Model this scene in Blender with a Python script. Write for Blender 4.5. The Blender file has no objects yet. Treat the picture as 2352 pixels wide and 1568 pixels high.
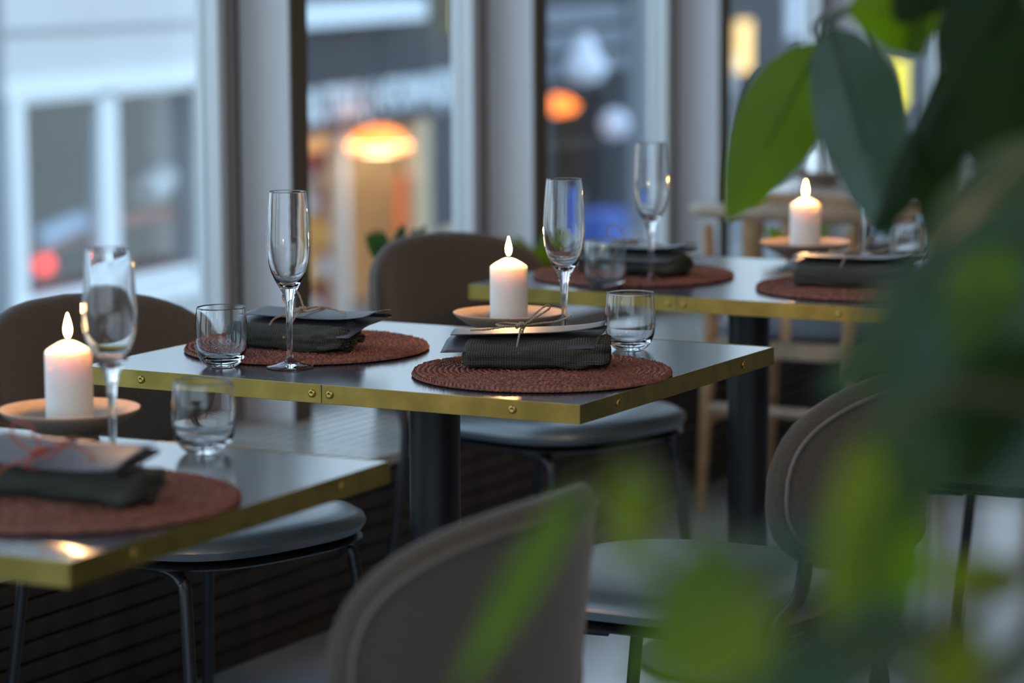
import bpy, bmesh, math, random
from mathutils import Vector, Matrix, noise
random.seed(7)
C = bpy.context.scene.collection
sc = bpy.context.scene
PI = math.pi

# ------------------------------------------------------------------ camera
cd = bpy.data.cameras.new('camera'); cam = bpy.data.objects.new('camera', cd); C.objects.link(cam); sc.camera = cam
cd.sensor_width = 36.0; cd.lens = 36.0 * 6737.650724 / 2352.0; cd.clip_start = .05; cd.clip_end = 300
yaw, pit, rol = 0.499494, 0.133312, -0.004396
Fw = Vector((-math.sin(yaw)*math.cos(pit), math.cos(yaw)*math.cos(pit), -math.sin(pit)))
Rt = Vector((math.cos(yaw), math.sin(yaw), 0)); Up = Rt.cross(Fw)
R2 = Rt*math.cos(rol) + Up*math.sin(rol); U2 = -Rt*math.sin(rol) + Up*math.cos(rol)
M = Matrix((R2, U2, -Fw)).transposed().to_4x4(); M.translation = Vector((2.245951, -3.866060, 1.361502)); cam.matrix_world = M
cd.dof.use_dof = True; cd.dof.focus_distance = 4.32; cd.dof.aperture_fstop = 2.8; cd.dof.aperture_blades = 0

# ------------------------------------------------------------------ sky and light
sc.view_settings.view_transform = 'Standard'; sc.view_settings.look = 'None'
sc.view_settings.gamma = 1; sc.view_settings.use_curve_mapping = False
sc.view_settings.exposure = 0.4
sc.cycles.use_denoising = True
sc.cycles.max_bounces = 12; sc.cycles.transmission_bounces = 12; sc.cycles.transparent_max_bounces = 24
sc.cycles.sample_clamp_indirect = 4.0
w = bpy.data.worlds.new('dusk_sky'); sc.world = w; w.use_nodes = True
nt = w.node_tree; bg = nt.nodes['Background']
tc = nt.nodes.new('ShaderNodeTexCoord'); sp = nt.nodes.new('ShaderNodeSeparateXYZ'); cr = nt.nodes.new('ShaderNodeValToRGB')
nt.links.new(tc.outputs['Generated'], sp.inputs[0]); nt.links.new(sp.outputs['Z'], cr.inputs[0]); nt.links.new(cr.outputs[0], bg.inputs[0])
cr.color_ramp.elements[0].position = 0.0; cr.color_ramp.elements[0].color = (.56, .70, .84, 1)      # overcast evening: paler horizon, bluer above
cr.color_ramp.elements[1].position = .7; cr.color_ramp.elements[1].color = (.39, .55, .79, 1)
bg.inputs[1].default_value = 2.15

def area(name, loc, rot, size, power, col, sy=None):
    l = bpy.data.lights.new(name, 'AREA'); l.energy = power; l.color = col; l.size = size
    if sy: l.shape = 'RECTANGLE'; l.size_y = sy
    o = bpy.data.objects.new(name, l); C.objects.link(o); o.location = loc; o.rotation_euler = rot
    return o
area('warm_fill_light', (1.8, -1.0, 3.3), (0, 0, 0), .5, 10, (1, .66, .38))  # unseen warm lights added for the room's ambience, no fixture built
area('warm_fill_light', (1.8, 3.0, 3.3), (0, 0, 0), .5, 10, (1, .66, .38))
area('warm_fill_light', (4.2, -3.0, 3.3), (0, 0, 0), .5, 14, (1, .72, .45))

# ------------------------------------------------------------------ materials
def mat(name, col, rough=.5, metal=0, bump=None, var=None, **kw):
    m = bpy.data.materials.new(name); m.use_nodes = True; n = m.node_tree; b = n.nodes['Principled BSDF']
    b.inputs['Base Color'].default_value = (*col, 1); b.inputs['Roughness'].default_value = rough; b.inputs['Metallic'].default_value = metal
    for k, v in kw.items(): b.inputs[k.replace('_', ' ')].default_value = v
    if var or bump:
        t = n.nodes.new('ShaderNodeTexCoord')
    if var:      # var=(scale, amount): mottled colour
        no = n.nodes.new('ShaderNodeTexNoise'); no.inputs['Scale'].default_value = var[0]; no.inputs['Detail'].default_value = 6
        n.links.new(t.outputs['Object'], no.inputs['Vector'])
        r = n.nodes.new('ShaderNodeValToRGB'); a = var[1]
        r.color_ramp.elements[0].position = .3; r.color_ramp.elements[1].position = .7
        r.color_ramp.elements[0].color = (*[max(0, c*(1-a)) for c in col], 1); r.color_ramp.elements[1].color = (*[min(1, c*(1+a)) for c in col], 1)
        n.links.new(no.outputs['Fac'], r.inputs[0]); n.links.new(r.outputs[0], b.inputs['Base Color'])
    if bump:     # bump=(scale, strength, distance)
        nb = n.nodes.new('ShaderNodeTexNoise'); nb.inputs['Scale'].default_value = bump[0]; nb.inputs['Detail'].default_value = 4
        n.links.new(t.outputs['Object'], nb.inputs['Vector'])
        bb = n.nodes.new('ShaderNodeBump'); bb.inputs['Strength'].default_value = bump[1]; bb.inputs['Distance'].default_value = bump[2]
        n.links.new(nb.outputs['Fac'], bb.inputs['Height']); n.links.new(bb.outputs[0], b.inputs['Normal'])
    return m

def emis(name, col, s):
    m = bpy.data.materials.new(name); m.use_nodes = True; n = m.node_tree; b = n.nodes['Principled BSDF']
    b.inputs['Base Color'].default_value = (*col, 1); b.inputs['Emission Color'].default_value = (*col, 1); b.inputs['Emission Strength'].default_value = s
    return m

def glass(name, rough=0.0, ior=1.5, col=(1, 1, 1)):
    return mat(name, col, rough, Transmission_Weight=1.0, IOR=ior)

def pane_mat(name, tint=(.95, .97, .96)):
    m = bpy.data.materials.new(name); m.use_nodes = True; n = m.node_tree; n.nodes.clear()
    o = n.nodes.new('ShaderNodeOutputMaterial'); mx = n.nodes.new('ShaderNodeMixShader'); tr = n.nodes.new('ShaderNodeBsdfTransparent'); gl = n.nodes.new('ShaderNodeBsdfGlossy')
    fr = n.nodes.new('ShaderNodeFresnel'); ge = n.nodes.new('ShaderNodeNewGeometry'); mr = n.nodes.new('ShaderNodeMapRange'); mr.inputs['To Min'].default_value = 1.4; mr.inputs['To Max'].default_value = 1/1.4
    n.links.new(ge.outputs['Backfacing'], mr.inputs[0]); n.links.new(mr.outputs[0], fr.inputs[0])   # both faces of the pane reflect like air to glass
    tr.inputs[0].default_value = (*tint, 1); gl.inputs['Roughness'].default_value = .02
    n.links.new(fr.outputs[0], mx.inputs[0]); n.links.new(tr.outputs[0], mx.inputs[1]); n.links.new(gl.outputs[0], mx.inputs[2]); n.links.new(mx.outputs[0], o.inputs[0])
    return m

def leaf_mat(name, col, trans, gloss=.35):
    m = bpy.data.materials.new(name); m.use_nodes = True; n = m.node_tree; b = n.nodes['Principled BSDF']
    b.inputs['Base Color'].default_value = (*col, 1); b.inputs['Roughness'].default_value = gloss
    o = n.nodes['Material Output']; t = n.nodes.new('ShaderNodeBsdfTranslucent'); t.inputs[0].default_value = (*trans, 1)
    mx = n.nodes.new('ShaderNodeMixShader'); mx.inputs[0].default_value = .45
    n.links.new(b.outputs[0], mx.inputs[1]); n.links.new(t.outputs[0], mx.inputs[2]); n.links.new(mx.outputs[0], o.inputs[0])
    return m

def weave_mat(name, col, col2, s=420, strength=.8):
    m = bpy.data.materials.new(name); m.use_nodes = True; n = m.node_tree; b = n.nodes['Principled BSDF']; b.inputs['Roughness'].default_value = .95
    uv = n.nodes.new('ShaderNodeUVMap'); hs = []
    for d in ('X', 'Y'):
        wv = n.nodes.new('ShaderNodeTexWave'); wv.wave_type = 'BANDS'; wv.bands_direction = d; wv.inputs['Scale'].default_value = s
        wv.inputs['Distortion'].default_value = 1.2; wv.inputs['Detail'].default_value = 2
        n.links.new(uv.outputs[0], wv.inputs['Vector']); hs.append(wv)
    mx = n.nodes.new('ShaderNodeMath'); mx.operation = 'MULTIPLY'; n.links.new(hs[0].outputs['Fac'], mx.inputs[0]); n.links.new(hs[1].outputs['Fac'], mx.inputs[1])
    r = n.nodes.new('ShaderNodeValToRGB'); r.color_ramp.elements[0].color = (*col2, 1); r.color_ramp.elements[1].color = (*col, 1)
    r.color_ramp.elements[0].position = .05; r.color_ramp.elements[1].position = .6
    n.links.new(mx.outputs[0], r.inputs[0]); n.links.new(r.outputs[0], b.inputs['Base Color'])
    bp = n.nodes.new('ShaderNodeBump'); bp.inputs['Strength'].default_value = strength; bp.inputs['Distance'].default_value = .002
    n.links.new(mx.outputs[0], bp.inputs['Height']); n.links.new(bp.outputs[0], b.inputs['Normal'])
    return m

MAT = dict(
    top=mat('slate_laminate', (.035, .042, .052), .20, var=(9, .12), bump=(60, .02, .001), IOR=2.0),
    brass=mat('aged_brass', (.36, .27, .07), .42, 1.0, var=(22, .22), bump=(90, .05, .001)),
    brass_dk=mat('brass_seam', (.03, .025, .01), .7),
    screw=mat('brass_screw', (.45, .33, .10), .3, 1.0),
    black=mat('black_steel', (.012, .013, .016), .38, .3, bump=(200, .05, .0005)),
    tube=mat('charcoal_tube', (.035, .037, .042), .3, .5),
    leather=mat('slate_leather', (.10, .13, .15), .33, bump=(160, .12, .001), IOR=2.0),
    wool=mat('brown_grey_wool', (.080, .062, .047), .95, bump=(420, .5, .002), var=(300, .25), Sheen_Weight=.25, Sheen_Roughness=.5),
    piping=mat('wool_piping', (.17, .145, .125), .95),
    glass=glass('clear_glass'),
    wax=mat('white_wax', (.86, .80, .77), .45, Subsurface_Weight=1.0, Subsurface_Radius=(1, .64, .42), Subsurface_Scale=.04),
    wick=mat('charred_wick', (.01, .008, .006), .9),
    flame=emis('candle_flame', (1.0, .62, .22), 26),
    stoneware=mat('beige_stoneware', (.33, .25, .19), .55, var=(240, .14), bump=(300, .1, .0006)),
    jute=mat('rust_brown_braid', (.22, .078, .052), .75, var=(150, .55), bump=(900, .5, .0008)),
    napkin=weave_mat('olive_waffle_linen', (.125, .128, .098), (.028, .028, .022), 3.2),
    card=mat('charcoal_card', (.050, .050, .055), .46, bump=(500, .05, .0003), IOR=1.65),
    mauve=mat('mauve_grey_card', (.095, .080, .082), .55, bump=(500, .05, .0003)),
    twine=mat('jute_twine', (.36, .27, .19), .9, bump=(700, .4, .0006)),
    redtwine=mat('red_twine', (.42, .09, .06), .9),
    oak=mat('oak_wood', (.42, .25, .12), .5, var=(30, .25)),
    beech=mat('pale_wood', (.40, .30, .21), .5, var=(25, .18)),
    paleT=mat('pale_tabletop', (.50, .42, .36), .25, var=(6, .1)),
    seatfab=mat('blue_grey_seat', (.05, .06, .075), .6),
    decking=mat('weathered_slat', (.46, .46, .43), .28, var=(18, .35), bump=(80, .25, .001)),
    riser=mat('dark_oiled_slat', (.036, .026, .020), .6, var=(14, .45), bump=(80, .3, .001)),
    void=mat('dark_gap', (.01, .009, .008), .9),
    floor=mat('polished_concrete', (.36, .375, .40), .2, var=(2.2, .12), bump=(5, .05, .003)),
    wall=mat('interior_plaster', (.38, .34, .29), .8),
    ceil=mat('interior_ceiling', (.6, .58, .55), .85),
    white=mat('painted_post', (.78, .80, .83), .5, bump=(300, .04, .0004)),
    darkbrown=mat('brown_trim_and_edge_shade', (.10, .078, .06), .6),
    alu=mat('light_aluminium', (.55, .57, .58), .35, .4),
    gasket=mat('black_gasket', (.015, .017, .018), .6),
    greyframe=mat('warm_grey_frame', (.23, .21, .205), .5),
    pane=pane_mat('window_glass'),
    shopglass=pane_mat('street_window_glass', (.93, .94, .94)),
    facade=mat('white_render', (.63, .63, .63), .8, var=(1.5, .05)),
    facframe=mat('white_window_frame', (.84, .88, .90), .5),
    facshade=mat('grey_groove', (.33, .36, .38), .8),
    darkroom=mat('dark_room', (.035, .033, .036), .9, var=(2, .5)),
    cladding=mat('dark_cladding', (.026, .030, .042), .7, var=(1.2, .2)),
    sign=mat('pale_sign_lettering', (.72, .82, .88), .6),
    pave=mat('street_paving', (.22, .225, .23), .8, var=(1, .2)),
    shopwood=mat('shop_shelf_wood', (.38, .22, .10), .7),
    shopcream=mat('shop_cream', (.62, .48, .30), .8),
    orange=mat('orange_cloth', (.80, .16, .03), .8),
    redbrown=mat('red_brown_goods', (.28, .07, .04), .8),
    whitegoods=mat('white_goods', (.7, .72, .75), .7),
    bluegoods=mat('pale_blue_surface', (.45, .60, .80), .7),
    blue=mat('blue_goods', (.06, .13, .5), .6),
    yellowgoods=mat('yellow_goods', (.75, .45, .10), .7),
    terracotta=mat('terracotta', (.36, .10, .05), .7, var=(20, .2)),
    soil=mat('potting_soil', (.03, .02, .015), .95),
    potgrey=mat('grey_pot', (.20, .21, .21), .7),
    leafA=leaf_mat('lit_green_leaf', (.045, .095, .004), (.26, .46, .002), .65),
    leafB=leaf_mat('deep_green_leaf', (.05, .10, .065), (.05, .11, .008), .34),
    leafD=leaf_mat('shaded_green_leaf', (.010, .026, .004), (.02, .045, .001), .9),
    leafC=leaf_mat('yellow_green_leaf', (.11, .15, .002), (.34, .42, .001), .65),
    stem=mat('green_brown_stem', (.06, .065, .03), .7),
    lampO=emis('lamp_glow', (1.0, .22, .03), 2.6),
    lampC=emis('lamp_core', (1.0, .78, .42), 9),
    red=emis('red_light', (1.0, .04, .02), 1.6),
    yel=emis('yellow_light', (1.0, .85, .05), 1.1),
    warmwin=emis('lit_window', (1.0, .62, .22), 1.3),
)

# ------------------------------------------------------------------ helpers
class MB:
    def __init__(s): s.v = []; s.f = []; s.m = []; s.uv = []
    def add(s, vs, fs, mi=0, uv=None):
        o = len(s.v); s.v += [tuple(v) for v in vs]; s.f += [tuple(i+o for i in f) for f in fs]; s.m += [mi]*len(fs)
        if uv: s.uv += list(uv)
        return s
    def box(s, x0, x1, y0, y1, z0, z1, mi=0):
        return s.add([(x0,y0,z0),(x1,y0,z0),(x1,y1,z0),(x0,y1,z0),(x0,y0,z1),(x1,y0,z1),(x1,y1,z1),(x0,y1,z1)],
                     [(0,3,2,1),(4,5,6,7),(0,1,5,4),(1,2,6,5),(2,3,7,6),(3,0,4,7)], mi)
    def lathe(s, prof, n=48, c=(0,0,0), mi=0, capb=True, capt=True, closed=False):
        vs = []; fs = []
        for r, z in prof:
            for i in range(n):
                a = 2*PI*i/n; vs.append((c[0]+r*math.cos(a), c[1]+r*math.sin(a), c[2]+z))
        k = len(prof)
        for j in range(k-1 if not closed else k):
            j2 = (j+1) % k
            for i in range(n):
                i2 = (i+1) % n; fs.append((j*n+i, j*n+i2, j2*n+i2, j2*n+i))
        if not closed:
            if capb: fs.append(tuple(range(n-1, -1, -1)))
            if capt: fs.append(tuple((k-1)*n+i for i in range(n)))
        return s.add(vs, fs, mi)
    def tube(s, pts, r, n=8, mi=0, closed=False, cap=True):
        pts = [Vector(p) for p in pts]; k = len(pts); rs = r if isinstance(r, (list, tuple)) else [r]*k
        T = []
        for i in range(k):
            a = pts[(i-1) % k] if (closed or i > 0) else pts[i]; b = pts[(i+1) % k] if (closed or i < k-1) else pts[i]
            T.append((b-a).normalized() if (b-a).length > 1e-9 else Vector((0,0,1)))
        up = Vector((0,0,1)) if abs(T[0].z) < .9 else Vector((1,0,0)); N = (up - T[0]*up.dot(T[0])).normalized(); vs = []
        for i in range(k):
            N = (N - T[i]*N.dot(T[i])).normalized(); B = T[i].cross(N)
            for j in range(n):
                a = 2*PI*j/n; vs.append(pts[i] + (N*math.cos(a) + B*math.sin(a))*rs[i])
        fs = []
        for i in range(k if closed else k-1):
            i2 = (i+1) % k
            for j in range(n):
                j2 = (j+1) % n; fs.append((i*n+j, i*n+j2, i2*n+j2, i2*n+j))
        if cap and not closed: fs += [tuple(range(n-1, -1, -1)), tuple((k-1)*n+j for j in range(n))]
        return s.add(vs, fs, mi)
    def mesh(s, name, mats, smooth=True, angle=None):
        me = bpy.data.meshes.new(name); me.from_pydata(s.v, [], s.f); me.update()
        for m in (mats if isinstance(mats, (list, tuple)) else [mats]): me.materials.append(m)
        for p, mi in zip(me.polygons, s.m): p.material_index = mi; p.use_smooth = smooth
        if s.uv and len(s.uv) == len(s.v):
            ul = me.uv_layers.new(name='UVMap')
            for l in me.loops: ul.data[l.index].uv = s.uv[l.vertex_index]
        bm = bmesh.new(); bm.from_mesh(me); bmesh.ops.remove_doubles(bm, verts=bm.verts, dist=1e-6) if not s.uv else None; bmesh.ops.recalc_face_normals(bm, faces=bm.faces); bm.to_mesh(me); bm.free()
        if smooth and angle: me.set_sharp_from_angle(angle=math.radians(angle))
        return me
def link(name, me, parent=None, loc=(0,0,0), rot=(0,0,0)):
    o = bpy.data.objects.new(name, me); C.objects.link(o); o.location = loc; o.rotation_euler = rot
    if parent: o.parent = parent
    return o
def put(name, mb, mats, parent=None, smooth=True, angle=40, bevel=None, **k):
    o = link(name, mb.mesh(name, mats, smooth, angle), parent, **k)
    if bevel:
        md = o.modifiers.new('bevel', 'BEVEL'); md.width = bevel; md.segments = 2; md.limit_method = 'ANGLE'
    return o
def tag(o, label=None, cat=None, group=None, kind=None):
    if label: o['label'] = label
    if cat: o['category'] = cat
    if group: o['group'] = group
    if kind: o['kind'] = kind
    return o
def empty(name, loc=(0,0,0), rz=0, label=None, cat=None, group=None):
    o = bpy.data.objects.new(name, None); C.objects.link(o); o.location = loc; o.rotation_euler = (0,0,rz); o.empty_display_size = .1
    return tag(o, label, cat, group)
def copy_tree(o, parent=None):
    c = o.copy(); C.objects.link(c); c.parent = parent
    for ch in list(o.children): copy_tree(ch, c)
    return c
def spline(pts, n=6, closed=False):
    pts = [Vector(p) for p in pts]; k = len(pts); out = []
    for i in range(k if closed else k-1):
        if closed: p0, p1, p2, p3 = pts[(i-1) % k], pts[i], pts[(i+1) % k], pts[(i+2) % k]
        else: p0, p1, p2, p3 = pts[max(i-1, 0)], pts[i], pts[i+1], pts[min(i+2, k-1)]
        for j in range(n):
            t = j/n; out.append(.5*((2*p1) + (p2-p0)*t + (2*p0-5*p1+4*p2-p3)*t*t + (3*p1-p0-3*p2+p3)*t**3))
    if not closed: out.append(pts[-1])
    return out

# ------------------------------------------------------------------ room shell
S = 'structure'
tag(put('floor', MB().box(-1.5, 7, -6.5, 9, -.12, 0), MAT['floor'], smooth=False), 'grey polished concrete floor', kind=S)
tag(put('ceiling', MB().box(-1.5, 7, -6.5, 9, 4.0, 4.15), MAT['ceil'], smooth=False), 'dim interior ceiling', kind=S)
tag(put('wall_right', MB().box(7, 7.15, -6.5, 9, -.12, 4.15), MAT['wall'], smooth=False), 'dim interior wall on the right', kind=S)
wb = MB().box(-1.5, 7, -6.65, -6.5, -.12, .35).box(-1.5, 7, -6.65, -6.5, 3.9, 4.15)
for i in range(8): wb.box(-1.5+1.2*i, -1.38+1.2*i, -6.65, -6.5, .35, 3.9)
tag(put('wall_back', wb, MAT['white'], smooth=False), 'glazed wall behind the viewer', kind=S)
tag(put('window_20', MB().box(-1.4, 7, -6.58, -6.572, .35, 3.9), MAT['pane'], smooth=False), 'window panes of the wall behind the viewer', kind=S)
tag(put('wall_far', MB().box(-1.5, 7, 9, 9.15, -.12, 4.15), MAT['wall'], smooth=False), 'dim interior wall at the far end', kind=S)
tag(put('baseboard_right', MB().box(6.98, 7, -6.5, 9, 0, .1), MAT['darkbrown'], smooth=False), 'dark baseboard on the right wall', kind=S)

# raised platform under the windows: slatted riser and slatted top, every slat a part
ZP = .322
plat = put('window_platform', MB().box(-1.43, -.875, -6.4, 8.9, 0, ZP-.024), MAT['void'], smooth=False)
tag(plat, 'raised platform of wooden slats along the windows', kind=S)
sl = MB().box(-.0155, .0155, -7.65, 7.65, -.011, .011).mesh('slat', MAT['decking'], False)
for i in range(14):
    x = -.868 - .039*i
    link('slat', sl, plat, (x, 1.25, ZP-.011))
sr = MB().box(-.010, .010, -7.65, 7.65, -.0155, .0155).mesh('riser_slat', MAT['riser'], False)
for i in range(8):
    link('riser_slat', sr, plat, (-.86, 1.25, .018+.0365*i))

# window wall: posts (fins), frames, panes
WX = -1.40
fins = [-1.835+1.125*k for k in range(-3, 10)]
def post(y, k):
    e = put('trim_%d' % k, MB().box(-1.40, -1.255, y, y+.066, ZP, 4.0), MAT['white'], smooth=False)
    tag(e, 'painted window post between two tall panes', kind=S)
    put('shaded_edge', MB().box(-1.255, -1.249, y, y+.066, ZP, 4.0), MAT['darkbrown'], e, smooth=False)  # room-facing side of the post, its shade put into a brown colour
    b = MB().lathe([(.008, 0), (.008, .004), (.005, .006)], 12); put('screw_cap', b, MAT['alu'], e, loc=(-1.33, y-.0001, ZP+.09), rot=(PI/2, 0, 0))
for k, y in enumerate(fins): post(y, k+1)
for k in range(len(fins)-1):
    y0, y1 = fins[k]+.066, fins[k+1]
    e = put('window_%d' % (k+1), MB().box(-1.44, -1.385, y0, y1, ZP, ZP+.055).box(-1.44, -1.385, y0, y1, 3.93, 4.0).box(-1.44, -1.385, y0, y0+.03, ZP+.055, 3.93), MAT['greyframe'], smooth=False)
    tag(e, 'tall fixed window pane in a slim grey frame', kind=S)
    put('frame_strip', MB().box(-1.43, -1.37, y1-.105, y1-.078, ZP+.055, 3.93), MAT['alu'], e, smooth=False)
    put('gasket', MB().box(-1.42, -1.385, y1-.078, y1-.062, ZP+.055, 3.93).box(-1.42, -1.385, y1-.022, y1, ZP+.055, 3.93), MAT['gasket'], e, smooth=False)
    put('frame_stile', MB().box(-1.43, -1.378, y1-.062, y1-.022, ZP+.055, 3.93), MAT['greyframe'], e, smooth=False)
    put('pane', MB().box(-1.412, -1.404, y0+.03, y1-.105, ZP+.055, 3.93), MAT['pane'], e, smooth=False)
tag(put('wall_left', MB().box(-1.5, -1.38, -6.5, fins[0], -.12, 4.15).box(-1.5, -1.38, fins[-1]+.066, 9, -.12, 4.15).box(-1.5, -1.43, fins[0], fins[-1]+.066, -.12, ZP), MAT['wall'], smooth=False), 'wall beside and below the window bays', kind=S)

# ------------------------------------------------------------------ the street outside
ZG = -2.45
tag(put('street_ground', MB().box(-80, -1.6, -20, 120, ZG-.2, ZG), MAT['pave'], smooth=False), 'grey street paving outside the windows', kind=S)

def frame(org, az):
    a = math.radians(az)
    return Matrix.Translation(org) @ Matrix.Rotation(a, 4, 'Z')    # local +y runs along the facade, +x faces the windows
def place(o, Mx): o.matrix_world = Mx; return o

# white building across the street (local: x out, y along, z world)
FA = frame((-8.615, 10.896, 0), 6)
def cut_wall(mb, y0, y1, z0, z1, holes, x0, x1):
    ys = sorted({y0, y1, *[h[0] for h in holes], *[h[1] for h in holes]}); zs = sorted({z0, z1, *[h[2] for h in holes], *[h[3] for h in holes]})
    for a, b in zip(ys, ys[1:]):
        for c, d in zip(zs, zs[1:]):
            if any(h[0] <= a and b <= h[1] and h[2] <= c and d <= h[3] for h in holes): continue
            mb.box(x0, x1, a, b, c, d)
    return mb
A = place(empty('white_building', label='white rendered building across the street with a big two-pane window', cat='building'), FA)
holes = [(-1.07, 1.05, -.72, .51), (-4.4, -2.3, -.72, .51)]
put('wall', cut_wall(MB(), -7, 1.75, ZG, 2.1, holes, -.35, 0), MAT['facade'], A, smooth=False)
put('cornice_groove', MB().box(0, .012, -7, 1.75, .865, .90), MAT['facshade'], A, smooth=False)
put('lintel_board', MB().box(0, .05, -7, 1.75, .51, .62), MAT['facframe'], A, smooth=False)
put('side_wall', MB().box(-9, -.35, 1.55, 1.75, ZG, 2.1), MAT['facade'], A, smooth=False)
put('roof', MB().box(-9, .3, -7, 1.9, 2.1, 2.2), MAT['facshade'], A, smooth=False)
put('downpipe', MB().tube([(.07, -1.42, ZG), (.07, -1.42, 2.1)], .05, 10), MAT['facshade'], A)
for (a, b, c, d) in holes:
    f = put('window', MB().box(-.12, .04, a-.16, a, c-.06, d).box(-.12, .04, b, b+.16, c-.06, d).box(-.12, -.02, (a+b)/2-.11, (a+b)/2+.11, c, d).box(-.12, -.02, a, b, d-.05, d).box(-.12, -.02, a, b, c, c+.04), MAT['facframe'], A, smooth=False)
    put('sill', MB().box(-.05, .12, a-.2, b+.2, c-.13, c-.02), MAT['facframe'], f, smooth=False)
    put('pane', MB().box(-.075, -.065, a, b, c, d), MAT['shopglass'], f, smooth=False)
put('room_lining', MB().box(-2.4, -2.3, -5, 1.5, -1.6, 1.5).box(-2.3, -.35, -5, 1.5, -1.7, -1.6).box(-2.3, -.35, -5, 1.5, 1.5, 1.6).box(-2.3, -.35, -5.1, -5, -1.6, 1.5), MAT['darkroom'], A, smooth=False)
def goods(name, mb, m, label, cat, Mx, **k):
    return place(tag(put(name, mb, m, smooth=False, **k), label, cat), Mx)
goods('reflection', MB().box(-.52, -.09, -1.06, 1.0, -.9, -.66), MAT['redbrown'], 'low dark counter inside the white building window', 'reflection', FA)  # the shapes up to the red lamp stand in for reflections in the panes
goods('blue_reflection', MB().tube(spline([(-.19, -.62, -.38), (-.19, -.30, -.33), (-.19, .02, -.29)]), .075, 8), MAT['bluegoods'], 'pale blue awning shape reflected in the left pane of the white building', 'reflected shape', FA)
goods('white_reflection', MB().tube(spline([(-.19, .70, -.20), (-.19, .90, -.14), (-.19, 1.0, -.11)]), .10, 8), MAT['whitegoods'], 'white street shape reflected in the right pane of the white building', 'bundle', FA)
goods('brown_reflection', MB().box(-.30, -.12, .14, .98, -.38, -.30).box(-.30, -.26, .16, .2, -.65, -.38).box(-.30, -.26, .9, .94, -.65, -.38), MAT['redbrown'], 'reddish brown shape reflected in the right pane of the white building', 'bench', FA)
goods('dark_reflection', MB().tube([(-.2, -1.0, -.47), (-.2, -.12, -.40)], .05, 8), MAT['redbrown'], 'reddish reflected shape below the pale blue one', 'rail', FA)
r = MB(); r.lathe([(.001, -.075), (.055, -.055), (.075, 0), (.055, .055), (.001, .075)], 16); r2 = goods('red_lamp', r, MAT['red'], 'small glowing red lamp low in the left pane of the white building', 'lamp', FA @ Matrix.Translation((-.2, -.52, -.53)))
put('lamp_stand', MB().tube([(0, 0, -.13), (0, 0, -.05)], .012, 6), MAT['black'], r2)

# dark shop with lettering over its entrance
FB = frame((-13.393, 22.080, 0), 12)
B = place(empty('dark_shop', label='dark clad shop across the street with pale lettering over a lit entrance', cat='shop'), FB)
put('wall', cut_wall(MB(), -6, 1.62, ZG, 3.2, [(-4.2, 1.32, ZG, -.40)], -.3, 0).box(-.3, 0, 1.62, 5.2, ZG, 3.2), MAT['cladding'], B, smooth=False)
put('plinth', MB().box(0, .06, 1.62, 5.2, ZG, -1.70), MAT['shopcream'], B, smooth=False)
put('canopy', MB().box(0, .35, -6, .35, .64, .86), MAT['sign'], B, smooth=False)
for i in range(4): put('cladding_board', MB().box(0, .03, -6, 5.2, .9+.5*i, 1.36+.5*i), MAT['cladding'], B, smooth=False)
put('fascia', MB().box(0, .08, -6, 5.2, -.42, .62), MAT['cladding'], B, smooth=False)
put('door_frame', MB().box(-.1, .06, .86, 1.30, ZG, -.42), MAT['shopcream'], B, smooth=False)
put('middle_mullion', MB().box(-.1, .04, -1.42, -1.22, ZG, -.42), MAT['alu'], B, smooth=False)
put('shop_room', MB().box(-4, -3.9, -4.2, 1.4, ZG, .2).box(-3.9, -.3, 1.4, 1.5, ZG, .2).box(-3.9, -.3, -4.3, -4.2, ZG, .2).box(-3.9, -.3, -4.2, 1.4, .2, .3), MAT['shopcream'], B, smooth=False)
put('shop_floor', MB().box(-3.9, -.3, -4.2, 1.4, ZG, ZG+.02), MAT['pave'], B, smooth=False)
put('lettering_backing', MB().box(.08, .09, -5.9, 3.3, -.36, .22), MAT['cladding'], B, smooth=False)
def letters(txt, size, Mx, m, parent, name='lettering'):
    cu = bpy.data.curves.new(name, 'FONT'); cu.body = txt; cu.size = size; cu.extrude = .012; cu.offset = .012; cu.align_x = 'LEFT'; cu.space_character = 1.06
    o = bpy.data.objects.new(name, cu); C.objects.link(o); cu.materials.append(m)
    bpy.context.view_layer.update(); me = bpy.data.meshes.new_from_object(o.evaluated_get(bpy.context.evaluated_depsgraph_get())); bpy.data.objects.remove(o)
    o = link(name, me, parent); o.matrix_local = Mx; return o
LM = Matrix(((0, 0, 1, .10), (1, 0, 0, 0), (0, 1, 0, 0), (0, 0, 0, 1)))
letters('BUTIKK', .45, Matrix.Translation((0, -2.62, -.28)) @ LM, MAT['sign'], B)
letters('|', .42, Matrix.Translation((0, -.90, -.28)) @ LM, MAT['sign'], B)
letters('INFORMASJON', .45, Matrix.Translation((0, -.70, -.28)) @ LM, MAT['sign'], B)
la = bpy.data.lights.new('shop_light', 'AREA'); la.energy = 150; la.color = (1, .74, .50); la.size = 3; lo = bpy.data.objects.new('shop_light', la); C.objects.link(lo); lo.matrix_world = FB @ Matrix.Translation((-2, -1, .15))
# pendant in the shop entrance
L = place(empty('shop_pendant', label='large glowing orange pendant lamp under the shop lettering', cat='lamp'), FB @ Matrix.Translation((.42, -1.40, -.50)))
put('shade', MB().lathe([(.31, -.10), (.30, -.04), (.22, .07), (.09, .12), (.02, .13)], 32, capb=False), MAT['lampO'], L)
put('bulb', MB().lathe([(.02, -.14), (.16, -.125), (.25, -.085), (.315, -.045), (.2, -.03), (.02, -.02)], 24), MAT['lampC'], L)
put('cord', MB().tube([(0, 0, .17), (0, 0, 1.1)], .012, 6), MAT['black'], L)
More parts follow.
